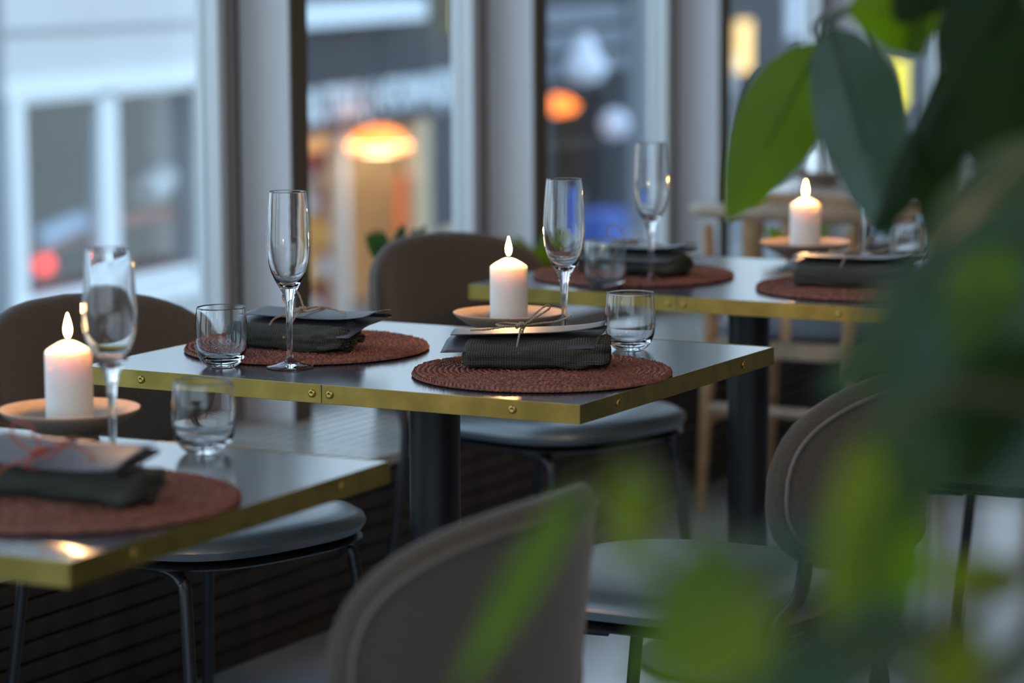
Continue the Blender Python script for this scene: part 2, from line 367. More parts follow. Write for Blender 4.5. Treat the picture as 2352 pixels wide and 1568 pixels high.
# shelves and goods in the shop
sh = place(empty('shop_shelf', label='wooden shelf unit with goods inside the lit shop', cat='shelf'), FB)
for z in (-2.1, -1.75, -1.42, -1.1): put('shelf_board', MB().box(-1.1, -.75, -1.1, .9, z, z+.05), MAT['shopwood'], sh, smooth=False)
put('side_panel', MB().box(-1.1, -.75, -1.16, -1.1, ZG, -.85), MAT['shopwood'], sh, smooth=False)
put('side_panel', MB().box(-1.1, -.75, .9, .96, ZG, -.85), MAT['shopwood'], sh, smooth=False)
put('header_board', MB().box(-.8, -.7, -1.15, .95, -.95, -.72), MAT['redbrown'], sh, smooth=False)
lab = {'orange': 'orange', 'redbrown': 'red brown', 'whitegoods': 'white', 'yellowgoods': 'yellow', 'shopcream': 'cream', 'bluegoods': 'pale blue'}
rows = [(-2.4, 'lowest'), (-2.05, 'second'), (-1.70, 'third'), (-1.37, 'fourth'), (-1.05, 'top')]
for zi, (z, rn) in enumerate(rows):
    for j in range(6):
        k = random.choice(list(lab)[1:]); y = -1.0+.31*j; h = random.uniform(.13, .24); wdt = random.uniform(.16, .26)
        goods('goods_box', MB().box(-1.05, -.8, y, y+wdt, z, z+h), MAT[k], '%s box, %s from left on the %s shelf in the lit shop' % (lab[k], ['first','second','third','fourth','fifth','sixth'][j], rn), 'box', FB)['group'] = 'boxes on the shop shelves'
goods('orange_banner', MB().box(-.07, -.03, .50, .82, -1.62, -1.0), MAT['orange'], 'orange banner hanging at the right of the lit shop entrance', 'banner', FB)
for j, (y, z0, z1, k, nm) in enumerate([(-2.25, ZG, -1.95, 'whitegoods', 'low'), (-1.95, ZG, -1.45, 'yellowgoods', 'tall'), (-2.0, -1.35, -1.05, 'redbrown', 'hanging'), (-2.1, -.95, -.70, 'yellowgoods', 'upper'), (-1.6, ZG, -2.2, 'redbrown', 'small')]):
    goods('window_display', MB().box(-.9, -.6, y, y+.26, z0, z1), MAT[k], '%s %s display block behind the left pane of the shop' % (nm, lab[k]), 'display', FB)
goods('yellow_sign', MB().box(.09, .50, 2.10, 2.18, .45, 1.0), MAT['yel'], 'yellow lit sign sticking out at the right end of the shop', 'sign', FB)
goods('street_kiosk', MB().box(.8, 1.6, -2.6, -1.0, ZG, ZG+.28), MAT['whitegoods'], 'low white block on the pavement before the shop', 'block', FB)

# darker building further along the street, seen through the third and fourth bay
D = place(empty('slatted_building', label='dark building further along the street with pale louvre bands', cat='building'), FB)
put('wall', cut_wall(MB(), 5.2, 40, ZG-.8, 3.2, [(6.3, 8.9, ZG-.8, -.45), (15.5, 18.5, ZG-.8, -.3)], -.3, 0), MAT['cladding'], D, smooth=False)
for i, z in enumerate((.52, .20, -.12)): put('louvre_band', MB().box(0, .12, 5.6, 9.4+.2*i, z-.11, z+.11), mat('louvre_grey_%d' % i, (.17, .20, .25), .6), D, smooth=False)
put('pilaster', MB().box(0, .2, 9.6, 11.8, ZG-.8, 3.2), mat('slate_pilaster', (.12, .14, .17), .7), D, smooth=False)
put('inner_wall', MB().box(-2.5, -2.4, 5.5, 19, ZG-.8, .4), MAT['darkroom'], D, smooth=False)
put('entrance_panel', MB().box(-1.0, -.9, 6.6, 8.6, -1.95, -.85), MAT['shopwood'], D, smooth=False)
put('lit_opening', MB().box(-.6, -.5, 16.2, 17.6, -2.4, -.9), MAT['warmwin'], D, smooth=False)
ml = MB(); ml.lathe([(.02, -.12), (.22, -.08), (.29, 0), (.16, .1), (.02, .13)], 24); place(tag(put('orange_lamp', ml, MAT['lampO']), 'orange hanging lamp in the entrance of the dark far building', 'lamp'), FB @ Matrix.Translation((-.3, 7.6, -.64)))
MAT['globe'] = emis('white_globe', (.62, .70, .85), .22)
place(tag(put('globe_lamp', MB().lathe([(.02, -.2), (.14, -.14), (.2, 0), (.14, .14), (.02, .2)], 24), MAT['globe']), 'pale round globe lamp right of the orange hanging lamp', 'lamp'), FB @ Matrix.Translation((.2, 8.62, -.93)))
place(tag(put('globe_fixture', MB().lathe([(.02, -.2), (.2, -.15), (.28, 0), (.16, .2), (.08, .4), (.02, .42)], 24), MAT['globe']), 'large pale blurred fixture on the louvre bands', 'lamp'), FB @ Matrix.Translation((.4, 6.4, -.1)))
goods('blue_crate', MB().box(.1, .5, 7.0, 8.1, ZG, ZG+.46), MAT['blue'], 'blue crate standing on the street paving', 'crate', FB)
goods('yellow_board', MB().box(.3, .4, 30.6, 31.6, -1.9, -.9), MAT['yel'], 'small yellow lit board far down the street', 'sign', FB)
for j, (s, z) in enumerate([(13.8, 0.2), (16.9, -.6), (21, -.2), (25, -.8)]):
    goods('lit_window', MB().box(.01, .08, s, s+.9, z, z+.8), MAT['warmwin'] if j % 2 else MAT['globe'], ['pale lit window on the far facade by the fourth bay', 'warm lit window above the lit opening of the far facade', 'pale lit window far along the street', 'warm lit window farthest along the street'][j], 'window', FB)
tag(put('street_backdrop_building', MB().box(-60, -30, 40, 95, ZG, 2.2), MAT['facade'], smooth=False), 'pale building block behind the shops', 'building')

# ------------------------------------------------------------------ tables
TL, TW, TH, TZ = .847, .665, .0275, .74
def screw_mesh():
    return MB().lathe([(.0062, 0), (.0060, .0016), (.0042, .0028), (.0026, .0030), (.0020, .0016), (.0001, .0016)], 14).mesh('screw', MAT['screw'])
SCR = screw_mesh()
def make_table():
    t = empty('bistro_table')
    put('tabletop', MB().box(-TL/2+.0015, TL/2-.0015, -TW/2+.0015, TW/2-.0015, TZ-TH+.001, TZ-.0003), MAT['top'], t, smooth=False)
    e = .0016
    band = put('brass_edge', MB().box(-TL/2, -.0006+.005, -TW/2, -TW/2+e, TZ-TH, TZ).box(.0056, TL/2, -TW/2, -TW/2+e, TZ-TH, TZ)
       .box(-TL/2, TL/2, TW/2-e, TW/2, TZ-TH, TZ).box(-TL/2, -TL/2+e, -TW/2+e, TW/2-e, TZ-TH, TZ).box(TL/2-e, TL/2, -TW/2+e, TW/2-e, TZ-TH, TZ), MAT['brass'], t, smooth=False, bevel=.0005)
    for x in (-.312, -.011, .019, .318): link('screw', SCR, band, (x, -TW/2, TZ-.0135), (PI/2, 0, 0))
    for y in (-.215, .215): link('screw', SCR, band, (TL/2, y, TZ-.0135), (PI/2, 0, PI/2))
    for x in (-.312, 0, .318): link('screw', SCR, band, (x, TW/2, TZ-.0135), (-PI/2, 0, 0))
    put('pedestal', MB().lathe([(.0395, .012), (.0395, TZ-TH-.01)], 48), MAT['black'], t, angle=60)
    put('mounting_plate', MB().box(-.16, .16, -.16, .16, TZ-TH-.010, TZ-TH), MAT['black'], t, smooth=False)
    put('base_plate', MB().lathe([(.21, 0), (.21, .008), (.20, .012), (.05, .014)], 48), MAT['black'], t)
    return t
tables = []
proto = make_table()
for i, (x, y, a, lb) in enumerate([(.0025, -1.172, 1.34, 'slate topped brass edged table nearest the camera at lower left, set for two'),
                                  (0, 0, 0, 'slate topped brass edged table in the middle, the one in sharp focus'),
                                  (-.0055, 1.2, .07, 'slate topped brass edged table behind the middle one, half hidden by leaves')]):
    o = proto if i == 0 else copy_tree(proto); o.location = (x, y, 0); o.rotation_euler.z = math.radians(a)
    tag(o, lb, 'table', 'brass edged tables along the windows'); tables.append(o)

# ------------------------------------------------------------------ shell chairs
def superpad(rx, ry, z0, z1, ex=2.6, n=56, dome=.012, edge=.012):
    mb = MB(); vs = []; fs = []
    prof = [(.0, z0, 0), (.86, z0, 0), (.97, z0+edge*.5, 0), (1.0, (z0+z1)/2, 0), (.985, z1-edge*.8, 0), (.93, z1-edge*.15, 0), (.8, z1+dome*.25, 0), (.55, z1+dome*.7, 0), (.25, z1+dome*.95, 0), (0, z1+dome, 0)]
    for s, z, _ in prof:
        for i in range(n):
            a = 2*PI*i/n; c, q = math.cos(a), math.sin(a)
            vs.append((rx*s*math.copysign(abs(c)**(2/ex), c), ry*s*math.copysign(abs(q)**(2/ex), q), z))
    for j in range(len(prof)-1):
        for i in range(n):
            i2 = (i+1) % n; fs.append((j*n+i, j*n+i2, (j+1)*n+i2, (j+1)*n+i))
    return mb.add(vs, fs)
def backshell(Rc, hw, z0, z1, th, xb, ex=2.9, nu=44, nv=18, inset=0.0):
    # padded curved shell: outline is a superellipse laid on a cylinder of radius Rc; faces +x, back towards -x
    vs = []; fs = []; cz = (z0+z1)/2; hz = (z1-z0)/2; rings = []
    prof = [(0, -1), (.35, -1), (.65, -.99), (.85, -.93), (.95, -.72), (.99, -.35), (1, 0), (.985, .38), (.94, .74), (.84, .93), (.62, .99), (.35, 1), (0, 1)]
    for s, d in prof:
        for i in range(nu):
            a = 2*PI*i/nu; c, q = math.cos(a), math.sin(a)
            u = hw*s*math.copysign(abs(c)**(2/ex), c); z = cz + hz*s*math.copysign(abs(q)**(2/ex), q)
            z -= .02*(u/hw)**2*(1 if z > cz else -.6)           # slightly arched top
            lean = -.10*(z-z0)
            ph = u/Rc; r = Rc + (th/2)*(-d)*1.0
            vs.append((xb + Rc - r*math.cos(ph) + lean, r*math.sin(ph), z))
    for j in range(len(prof)-1):
        for i in range(nu):
            i2 = (i+1) % nu; fs.append((j*nu+i, j*nu+i2, (j+1)*nu+i2, (j+1)*nu+i))
    return MB().add(vs, fs)
def make_chair():
    # faces +x, origin on the floor under the seat centre
    t = empty('shell_chair')
    put('seat', superpad(.235, .235, .428, .466, 2.9), MAT['leather'], t)
    put('seat_shell', superpad(.230, .230, .414, .4285, 2.9, dome=0, edge=.006), MAT['black'], t)
    bk = put('backrest', backshell(.36, .28, .510, .790, .036, -.315, 3.2), MAT['wool'], t)
    # piping follows the outline just inside the rear face
    pts = []
    for i in range(64):
        a = 2*PI*i/64; c, q = math.cos(a), math.sin(a); hw, hz, cz = .258, .121, .650
        u = hw*math.copysign(abs(c)**(2/3.2), c); z = cz + hz*math.copysign(abs(q)**(2/3.2), q); z -= .02*(u/.28)**2*(1 if z > cz else -.6)
        r = .36+.018; ph = u/.36; pts.append((-.315+.36-r*math.cos(ph)-.10*(z-.510), r*math.sin(ph), z))
    put('piping', MB().tube(pts, .0028, 6, closed=True), MAT['piping'], bk)
    for s in (-1, 1):
        put('leg', MB().tube(spline([(.05, s*.165, .408), (.12, s*.172, .406), (.150, s*.177, .392), (.163, s*.182, .355), (.205, s*.205, .004)], 6), .0105, 10), MAT['tube'], t)
        put('leg', MB().tube(spline([(-.262, s*.19, .62), (-.255, s*.195, .50), (-.215, s*.195, .42), (-.235, s*.21, .2), (-.262, s*.23, .004)], 6), .0105, 10), MAT['tube'], t)
    put('under_frame', MB().tube([(-.215, -.195, .405), (-.215, .195, .405)], .009, 8).tube([(.06, -.14, .405), (.06, .14, .405)], .009, 8).tube([(-.215, -.12, .405), (.08, -.14, .405)], .009, 8).tube([(-.215, .12, .405), (.08, .14, .405)], .009, 8), MAT['tube'], t)
    return t
ch = make_chair()
for i, (x, y, a, lb) in enumerate([(.475, -1.175, 180, 'upholstered shell chair at the bottom centre, its back to the camera'),
        (.47, -.08, 181, 'upholstered shell chair at right of the middle table with a piped rounded back'),
        (.55, 1.17, 179, 'upholstered shell chair right of the third table, hidden behind the leaves'),
        (-.42, -.02, -14, 'brown shell chair at the left edge behind the nearest candle'),
        (-.41, 1.17, -14, 'brown grey shell chair behind the middle candle, left of the third table')]):
    o = ch if i == 0 else copy_tree(ch); o.location = (x, y, 0); o.rotation_euler.z = math.radians(a)
    tag(o, lb, 'chair', 'upholstered shell chairs at the brass edged tables')

# ------------------------------------------------------------------ wooden chair and pale table beyond
def wood_chair(loc, rz, label):
    t = empty('wooden_armchair', loc, rz, label, 'chair', 'wooden chairs by the pale table')     # faces +y
    for s in (-1, 1):
        put('leg', MB().tube([(s*.185, -.02, .70), (s*.18, -.01, .44), (s*.20, -.03, 0)], [.013, .019, .012], 10), MAT['oak'], t)
        put('leg', MB().tube([(s*.19, .40, .44), (s*.215, .42, 0)], [.019, .012], 10), MAT['oak'], t)
        put('side_rail', MB().tube([(s*.18, 0, .40), (s*.19, .40, .40)], .013, 8), MAT['oak'], t)
        put('side_stretcher', MB().tube([(s*.188, -.02, .22), (s*.202, .41, .22)], .010, 8), MAT['oak'], t)
    put('seat', superpad(.21, .21, .425, .45, 4, dome=.008).add([], []), MAT['seatfab'], t, loc=(0, .19, 0))
    put('seat_rail', MB().box(-.18, .18, -.022, .006, .385, .425), MAT['beech'], t, smooth=False)
    put('stretcher', MB().tube([(-.19, -.02, .255), (.19, -.02, .255)], .013, 8), MAT['beech'], t)
    arc = [(.27*math.cos(a), .13 - .22*math.sin(a), .72 + .02*math.sin(a)) for a in [PI*(k/24*1.16-.08) for k in range(25)]]
    put('top_rail', MB().tube(arc, [.013+.007*math.sin(PI*k/24) for k in range(25)], 10), MAT['beech'], t)
    for x in (-.05, .05): put('back_slat', MB().box(x-.012, x+.012, -.095, -.085, .44, .72), MAT['oak'], t, smooth=False)
    return t
wood_chair((-.525, 2.56, 0), 0, 'wooden armchair with curved rail, behind the third table')
t4 = empty('pale_wood_table', (-.57, 3.42, 0), 0, 'pale wooden table beyond the third table, small and partly hidden by leaves', 'table')
put('tabletop', MB().box(-.29, .29, -.38, .38, .712, .74), MAT['paleT'], t4, smooth=False, bevel=.003)
put('edge_band', MB().box(-.294, .294, -.384, .384, .70, .735), MAT['oak'], t4, smooth=False, bevel=.003)
for a, b in ((-1, -1), (1, -1), (1, 1), (-1, 1)): put('leg', MB().tube([(a*.25, b*.34, .70), (a*.26, b*.35, 0)], [.022, .015], 10), MAT['oak'], t4)
t5 = empty('farthest_table', (-.25, 4.55, 0), 0, 'farthest table at the right edge, seen through gaps in the leaves', 'table')
put('tabletop', MB().box(-.42, .42, -.33, .33, .712, .74), MAT['paleT'], t5, smooth=False, bevel=.003)
put('pedestal', MB().lathe([(.04, .012), (.04, .712)], 24), MAT['black'], t5, angle=60)
put('base_plate', MB().lathe([(.21, 0), (.21, .01)], 32), MAT['black'], t5, angle=60)

# ------------------------------------------------------------------ place mats
def mat_mesh():
    mb = MB(); R = .19; pitch = .0082; n = int(R/pitch)
    mb.lathe([(R-.006, .0005), (R-.002, .0030), (R-.006, .0050), (.002, .0045)], 72)          # backing the braid sits on
    def lump(c, tan, out, L, W, H, sk):
        d = (tan*math.cos(sk) + out*math.sin(sk)); nrm = Vector((0, 0, 1)); s = d.cross(nrm)
        P = [c - d*L, c - d*L*.45 + s*W*.8, c + d*L*.45 + s*W*.8, c + d*L, c + d*L*.45 - s*W*.8, c - d*L*.45 - s*W*.8]
        T = [c - d*L*.4 + nrm*H, c + d*L*.4 + nrm*H]
        B = []
        mb.add(P+T, [(0, 6, 1), (1, 6, 7, 2), (2, 7, 3), (3, 7, 4), (4, 7, 6, 5), (5, 6, 0)])
    rnd = random.Random(3)
    for i in range(1, n+1):
        r = R - .0045 - (n-i)*pitch; m = max(6, int(2*PI*r/.0078))
        off = rnd.random()
        for k in range(m):
            for row in (-1, 1):
                a = 2*PI*(k + off + (.5 if row > 0 else 0))/m; rr = r + row*.0021 + rnd.uniform(-.0004, .0004)
                o_ = Vector((math.cos(a), math.sin(a), 0)); t_ = Vector((-math.sin(a), math.cos(a), 0))
                z = .0040 + rnd.uniform(-.0007, .0008)
                lump(o_*rr + Vector((0, 0, z)), t_, o_,   .0062, .0037, .0044+rnd.uniform(-.0008, .0008), row*.62)
                if i == n:
                    lump(o_*(r+.0040) + Vector((0, 0, .0022)), t_, o_*.6+Vector((0, 0, 1))*.5, .0056, .0030, .0028, row*.5)
    return mb.mesh('place_mat', MAT['jute'], True, 50)
MATME = mat_mesh()
for x, y, a, lb in [(.238, -1.230, 40, 'round rust braided mat at lower left on the nearest table'),
                (-.2176, -.0217, 10, 'round rust braided mat at the left end of the middle table'),
                (.2395, -.0972, 70, 'round rust braided mat at the right end of the middle table, in sharp focus'),
                (-.213, 1.126, 120, 'round rust braided mat at the left end of the third table'),
                (.2535, 1.117, 200, 'round rust braided mat at the right end of the third table')]:
    tag(link('place_mat', MATME, None, (x, y, TZ), (0, 0, math.radians(a))), lb, 'place mat', 'round braided place mats')
tag(link('place_mat', MATME, None, (-.42, 4.40, .74)), 'round dark braided mat on the farthest table', 'place mat', 'round braided place mats')

# ------------------------------------------------------------------ napkins
def napkin_mesh(seed, Ln=.215, Wd=.088, H=.040):
    nx, ns = 70, 44; vs = []; uv = []; fs = []; o = Vector((seed*3.1, seed*7.7, 0))
    for i in range(nx+1):
        t = i/nx; x = (t-.5)*Ln
        end = 1 - .30*max(0, abs(2*t-1)-.93)/.07
        crumple = max(0, (t-.70)/.30)
        for j in range(ns+1):
            a = 2*PI*j/ns; c, s = math.cos(a), math.sin(a)
            y = Wd/2*math.copysign(abs(c)**(2/2.6), c); z = H/2 + H/2*math.copysign(abs(s)**(2/2.4), s)
            p = Vector((x*14, math.cos(a)*1.3, math.sin(a)*1.3)) + o
            d = noise.noise(p)*.0062 + noise.noise(p*2.6)*.0026
            d += crumple*(noise.noise(Vector((x*30, c*3.4, s*3.4))+o)*.012 + .004*math.sin(a*5+t*9))
            fold = -.0030*math.exp(-((a-1.1*PI-.25*math.sin(t*5+seed))/.10)**2) - .0026*math.exp(-((a-1.42*PI)/.08)**2)
            k = end*(1 - .10*crumple)
            yy = y*k + c*(d+fold); zz = H/2+(z-H/2)*k + s*(d+fold) + crumple*.004
            zz = max(zz, .0005)
            xx = x + .004*noise.noise(Vector((c*2, s*2, seed)))*abs(2*t-1)
            vs.append((xx, yy, zz)); uv.append((x*26, (a/(2*PI))*.25*26))
    for i in range(nx):
        for j in range(ns):
            fs.append((i*(ns+1)+j, i*(ns+1)+j+1, (i+1)*(ns+1)+j+1, (i+1)*(ns+1)+j))
    mb = MB(); mb.add(vs, fs, 0, uv)
    # rolled cloth layers showing at the two ends
    for t, sg in ((0, -1), (nx, 1)):
        base = len(mb.v); ring = [Vector(vs[t*(ns+1)+j]) for j in range(ns)]; c0 = sum(ring, Vector())/ns
        vv = [tuple(p) for p in ring]; ff = []
        for q, (sc_, dx) in enumerate([(.84, -.004), (.66, .001), (.50, -.004), (.33, .001), (.16, -.003)]):
            for p in ring: w_ = c0 + (p-c0)*sc_; vv.append((w_.x + sg*dx, w_.y, w_.z))
        for q in range(5):
            for j in range(ns):
                j2 = (j+1) % ns; ff.append((q*ns+j, q*ns+j2, (q+1)*ns+j2, (q+1)*ns+j))
        ff.append(tuple(5*ns+j for j in range(ns)))
        mb.add(vv, ff, 0, [(p[1]*26, p[2]*26) for p in vv])
    return mb.mesh('napkin', MAT['napkin'])

# ------------------------------------------------------------------ menus tied with twine
def menu(loc, rz, kind, label, cat='menu', twine='twine', bow=0, L=.228, lift=0, tiltx=0, tilty=0):
    t = empty('folded_menu', loc, 0, label, 'menu', 'folded menu cards tied with twine'); t.rotation_euler = (tiltx, tilty, rz)
    W = .105
    def leaf(upper):
        nx, ny = 28, 10; vs = []; fs = []
        for i in range(nx+1):
            u = i/nx*2-1; x = u*L/2
            for j in range(ny+1):
                v = j/ny                                             # 0 = fold at the back, 1 = free edge
                e = max(0, u)**2.2 + .2*max(0, -u)**2.2; gap = (.0012 + .0045*e) * math.sin(PI*min(1, v*.9+.12))
                if upper:
                    y = W/2 - v*(W-.030); z = .004 + gap*.8 + .004*e*v
                    xx = x + .020*v*(.5-abs(v-.5))*0
                else:
                    y = W/2 - v*(W+.004 - (.040 if kind else 0)); z = -.0005 - gap*.4 - (0 if kind else .012)*max(0, v-.55)/.45 - (0 if kind else .004)*v
                    xx = x - .012*v
                z += .005*max(0, u)**3*(1 if upper else .3)
                vs.append((xx, y, z))
        for i in range(nx):
            for j in range(ny):
                a = i*(ny+1)+j; fs.append((a, a+1, a+ny+2, a+ny+1))
        return MB().add(vs, fs)
    for nm, up in (('upper_leaf', True), ('lower_leaf', False)):
        o = put(nm, leaf(up), MAT['mauve' if twine == 'redtwine' else 'card'], t); md = o.modifiers.new('thick', 'SOLIDIFY'); md.thickness = .0007; md.offset = 0
    put('fold_spine', MB().add([(-L/2, W/2, .004), (L/2, W/2, .004), (L/2, W/2+.001, .0018), (-L/2, W/2+.001, .0018), (-L/2, W/2, -.0005), (L/2, W/2, -.0005)], [(0, 1, 2, 3), (3, 2, 5, 4)]), MAT['card'], t)
    # twine: two plies twisted round a path
    tw = empty('twine_bow'); tw.parent = t
    def ply(pts, closed=False, r=.0011):
        pts = spline(pts, 10, closed); k = len(pts); mb = MB(); acc = 0; A_ = []; B_ = []
        for i, p in enumerate(pts):
            q = pts[(i+1) % k] if (closed or i < k-1) else p; d = (q-p) if i < k-1 or closed else (p-pts[i-1])
            acc += (pts[i]-pts[i-1]).length if i else 0
            dn = d.normalized() if d.length > 0 else Vector((1, 0, 0)); s1 = dn.cross(Vector((.3, .2, 1))).normalized(); s2 = dn.cross(s1)
            an = acc/.0042*PI; off = (s1*math.cos(an) + s2*math.sin(an))*r*.75
            A_.append(p+off); B_.append(p-off)
        mb.tube(A_, r, 5, closed=closed); mb.tube(B_, r, 5, closed=closed); return mb
    m = MAT[twine]; x0 = -.012 + bow*.002
    put('tie_band', ply([(x0, -W/2+.034, .0095), (x0, .01, .009), (x0, W/2+.001, .006), (x0, W/2+.002, .000), (x0, .0, -.006), (x0, -W/2-.004+(.04 if kind else 0), -.020+(.018 if kind else 0)), (x0-.004, -W/2+.006+(.02 if kind else 0), -.014+(.020 if kind else 0))], True), m, tw)
    kx, ky, kz = x0, -.004, .013
    put('knot', ply([(kx-.006, ky-.004, kz), (kx, ky+.005, kz+.004), (kx+.006, ky-.002, kz+.002), (kx, ky-.006, kz+.005), (kx-.005, ky+.002, kz-.001)], True, .0016), m, tw)
    if bow == 0:      # big standing loop to the left, tails to the right
        put('loop', ply([(kx, ky, kz), (kx-.020, ky, kz+.004), (kx-.038, ky+.004, kz+.016), (kx-.034, ky+.010, kz+.030), (kx-.016, ky+.012, kz+.026), (kx-.003, ky+.006, kz+.006)]), m, tw)
        put('loop', ply([(kx, ky, kz), (kx+.020, ky-.012, kz+.002), (kx+.034, ky-.004, kz+.006), (kx+.022, ky+.012, kz+.005), (kx+.002, ky+.003, kz+.003)]), m, tw)
        put('tail', ply([(kx, ky, kz), (kx+.020, ky+.016, kz+.004), (kx+.050, ky+.018, kz+.000), (kx+.075, ky+.004, kz-.002)]), m, tw)
        put('tail', ply([(kx, ky, kz), (kx-.012, ky-.018, kz-.003), (kx-.028, ky-.036, kz-.008), (kx-.032, ky-.046, kz-.018)]), m, tw)
    else:
        put('loop', ply([(kx, ky, kz), (kx+.022, ky+.008, kz+.012), (kx+.042, ky+.016, kz+.024), (kx+.036, ky+.010, kz+.028), (kx+.014, ky, kz+.012)]), m, tw)
        put('loop', ply([(kx, ky, kz), (kx-.022, ky-.016, kz+.003), (kx-.036, ky-.004, kz+.004), (kx-.024, ky+.012, kz+.004), (kx-.002, ky+.004, kz+.003)]), m, tw)
        put('tail', ply([(kx, ky, kz), (kx+.025, ky+.012, kz+.002), (kx+.052, ky+.018, kz+.004), (kx+.074, ky+.014, kz+.012)]), m, tw)
        put('tail', ply([(kx, ky, kz), (kx-.025, ky-.012, kz+.001), (kx-.050, ky-.020, kz-.001), (kx-.074, ky-.014, kz-.002)]), m, tw)
    return t
MT = TZ + .0085
sets = [  # napkin x, y, heading, seed | menu x, y, heading
    (.250, -1.240, -1, 1, (.245, -1.275, -3), 'lower left on the nearest table', 'redtwine', 0),
    (-.205, -.075, -1, 2, (-.185, -.060, 0), 'the left end of the middle table', 'twine', 0),
    (.225, -.085, 24, 3, (.205, -.075, 24), 'the right end of the middle table', 'twine', 1),
    (-.195, 1.095, 0, 4, (-.205, 1.10, 2), 'the left end of the third table', 'twine', 0),
    (.255, 1.085, 2, 5, (.245, 1.11, 4), 'the right end of the third table', 'twine', 1)]
for (x, y, a, sd, (mx_, my_, ma), where, tw, bw) in sets:
    o = tag(link('rolled_napkin', napkin_mesh(sd), None, (x, y, MT-.001), (0, 0, math.radians(a))), 'rolled olive grey waffle napkin on the mat at '+where, 'napkin', 'rolled olive napkins')
    menu((mx_, my_, MT+(.045 if sd == 1 else .046)), math.radians(ma), 1 if sd == 1 else 0, '%s menu card with %s bow at %s' % ('mauve grey' if sd == 1 else 'charcoal', 'red' if tw == 'redtwine' else 'jute', where), twine=tw, bow=bw, tiltx={1: .27, 2: .06}.get(sd, 0), tilty=-.03 if sd == 3 else 0)

# ------------------------------------------------------------------ glassware
def flute_mesh():
    out = [(.0, .0), (.030, .0), (.034, .0), (.036, .0015), (.035, .0028), (.022, .0058), (.010, .0092), (.0062, .0130), (.0048, .018), (.0042, .030), (.0043, .060), (.0050, .080), (.0068, .100), (.0105, .114),
           (.0158, .123), (.0215, .133), (.0268, .145), (.0305, .158), (.0325, .172), (.0330, .184), (.0325, .200), (.0312, .222), (.0296, .244), (.0280, .2600), (.02765, .2632), (.0275, .2642)]
    inn = [(.0272, .2646), (.0269, .2642), (.02705, .2632), (.0274, .2600), (.0289, .244), (.0302, .222), (.0314, .200), (.0319, .184), (.0313, .172), (.0292, .158), (.0253, .145), (.0197, .134), (.0135, .127), (.0070, .1225), (.0, .1208)]
    return MB().lathe(out+inn, 64, capb=False, capt=False).mesh('champagne_flute', MAT['glass'])
def tumbler_mesh():
    out = [(.0, .0), (.020, .0), (.0235, .0012), (.0290, .0060), (.0345, .0140), (.0380, .0250), (.0395, .0380), (.0398, .0500), (.0392, .0650), (.0378, .0800), (.0367, .0875), (.03655, .0890), (.0364, .0897)]
    inn = [(.0360, .0901), (.0356, .0897), (.0355, .0890), (.0357, .0875), (.0368, .0800), (.0380, .0650), (.0386, .0500), (.0382, .0380), (.0362, .0260), (.0320, .0170), (.0240, .0120), (.0110, .0100), (.0, .0104)]
    return MB().lathe(out+inn, 64, capb=False, capt=False).mesh('water_tumbler', MAT['glass'])
FL, TU = flute_mesh(), tumbler_mesh()
for x, y, lb in [(.134, -1.01, 'tall champagne flute beside the nearest candle, on the nearest table'), (-.131, -.205, 'tall champagne flute at the front of the middle table, left'),
                 (.128, .187, 'tall champagne flute right of the middle candle'), (-.118, 1.006, 'tall champagne flute on the third table beside the left mat'), (.058, 1.62, 'champagne flute right of the farthest candle, behind leaves')]:
    tag(link('champagne_flute', FL, None, (x, y, TZ)), lb, 'glass', 'champagne flutes')
for x, y, lb in [(.180, -.882, 'blurred water tumbler at the back of the nearest table'), (-.230, -.240, 'water tumbler at the front left of the middle table'), (.235, .204, 'water tumbler behind the right menu of the middle table'),
                 (-.172, .925, 'water tumbler on the third table by the left mat'), (.209, 1.487, 'water tumbler on the third table right of the candle, by the leaves')]:
    tag(link('water_tumbler', TU, None, (x, y, TZ)), lb, 'glass', 'water tumblers')

# ------------------------------------------------------------------ candles on dishes
def dish_mesh():
    pr = [(.0, .0), (.036, .0), (.038, .002), (.036, .006), (.048, .011), (.068, .021), (.084, .0315), (.090, .0370), (.0905, .0392), (.0885, .0395), (.082, .0345), (.066, .0245), (.046, .0150), (.030, .0115), (.0, .011)]
    return MB().lathe(pr, 72, capb=False, capt=False).mesh('candle_dish', MAT['stoneware'])
DM = dish_mesh()
def make_candle():
    t = empty('pillar_candle')
    R = .0305; H = .1045
    put('wax', MB().lathe([(.0, 0), (R-.0015, 0), (R, .0015), (R, H-.006), (R-.0004, H-.003), (R-.0022, H-.0012), (.022, H+.0030), (.012, H+.0085), (.006, H+.0108), (.0, H+.0105)], 64, capb=False, capt=False), MAT['wax'], t)
    put('wick', MB().tube([(0, 0, H+.010), (.0006, 0, H+.016), (.0016, 0, H+.020)], .0011, 6), MAT['wick'], t)
    fl = [(.0, .014), (.0028, .0155), (.0048, .020), (.0054, .0255), (.0044, .032), (.0026, .0385), (.0010, .0435), (.0, .046)]
    put('flame', MB().lathe([(r, H+z) for r, z in fl], 24, capb=False, capt=False), MAT['flame'], t)
    return t, H
cp, CH = make_candle()
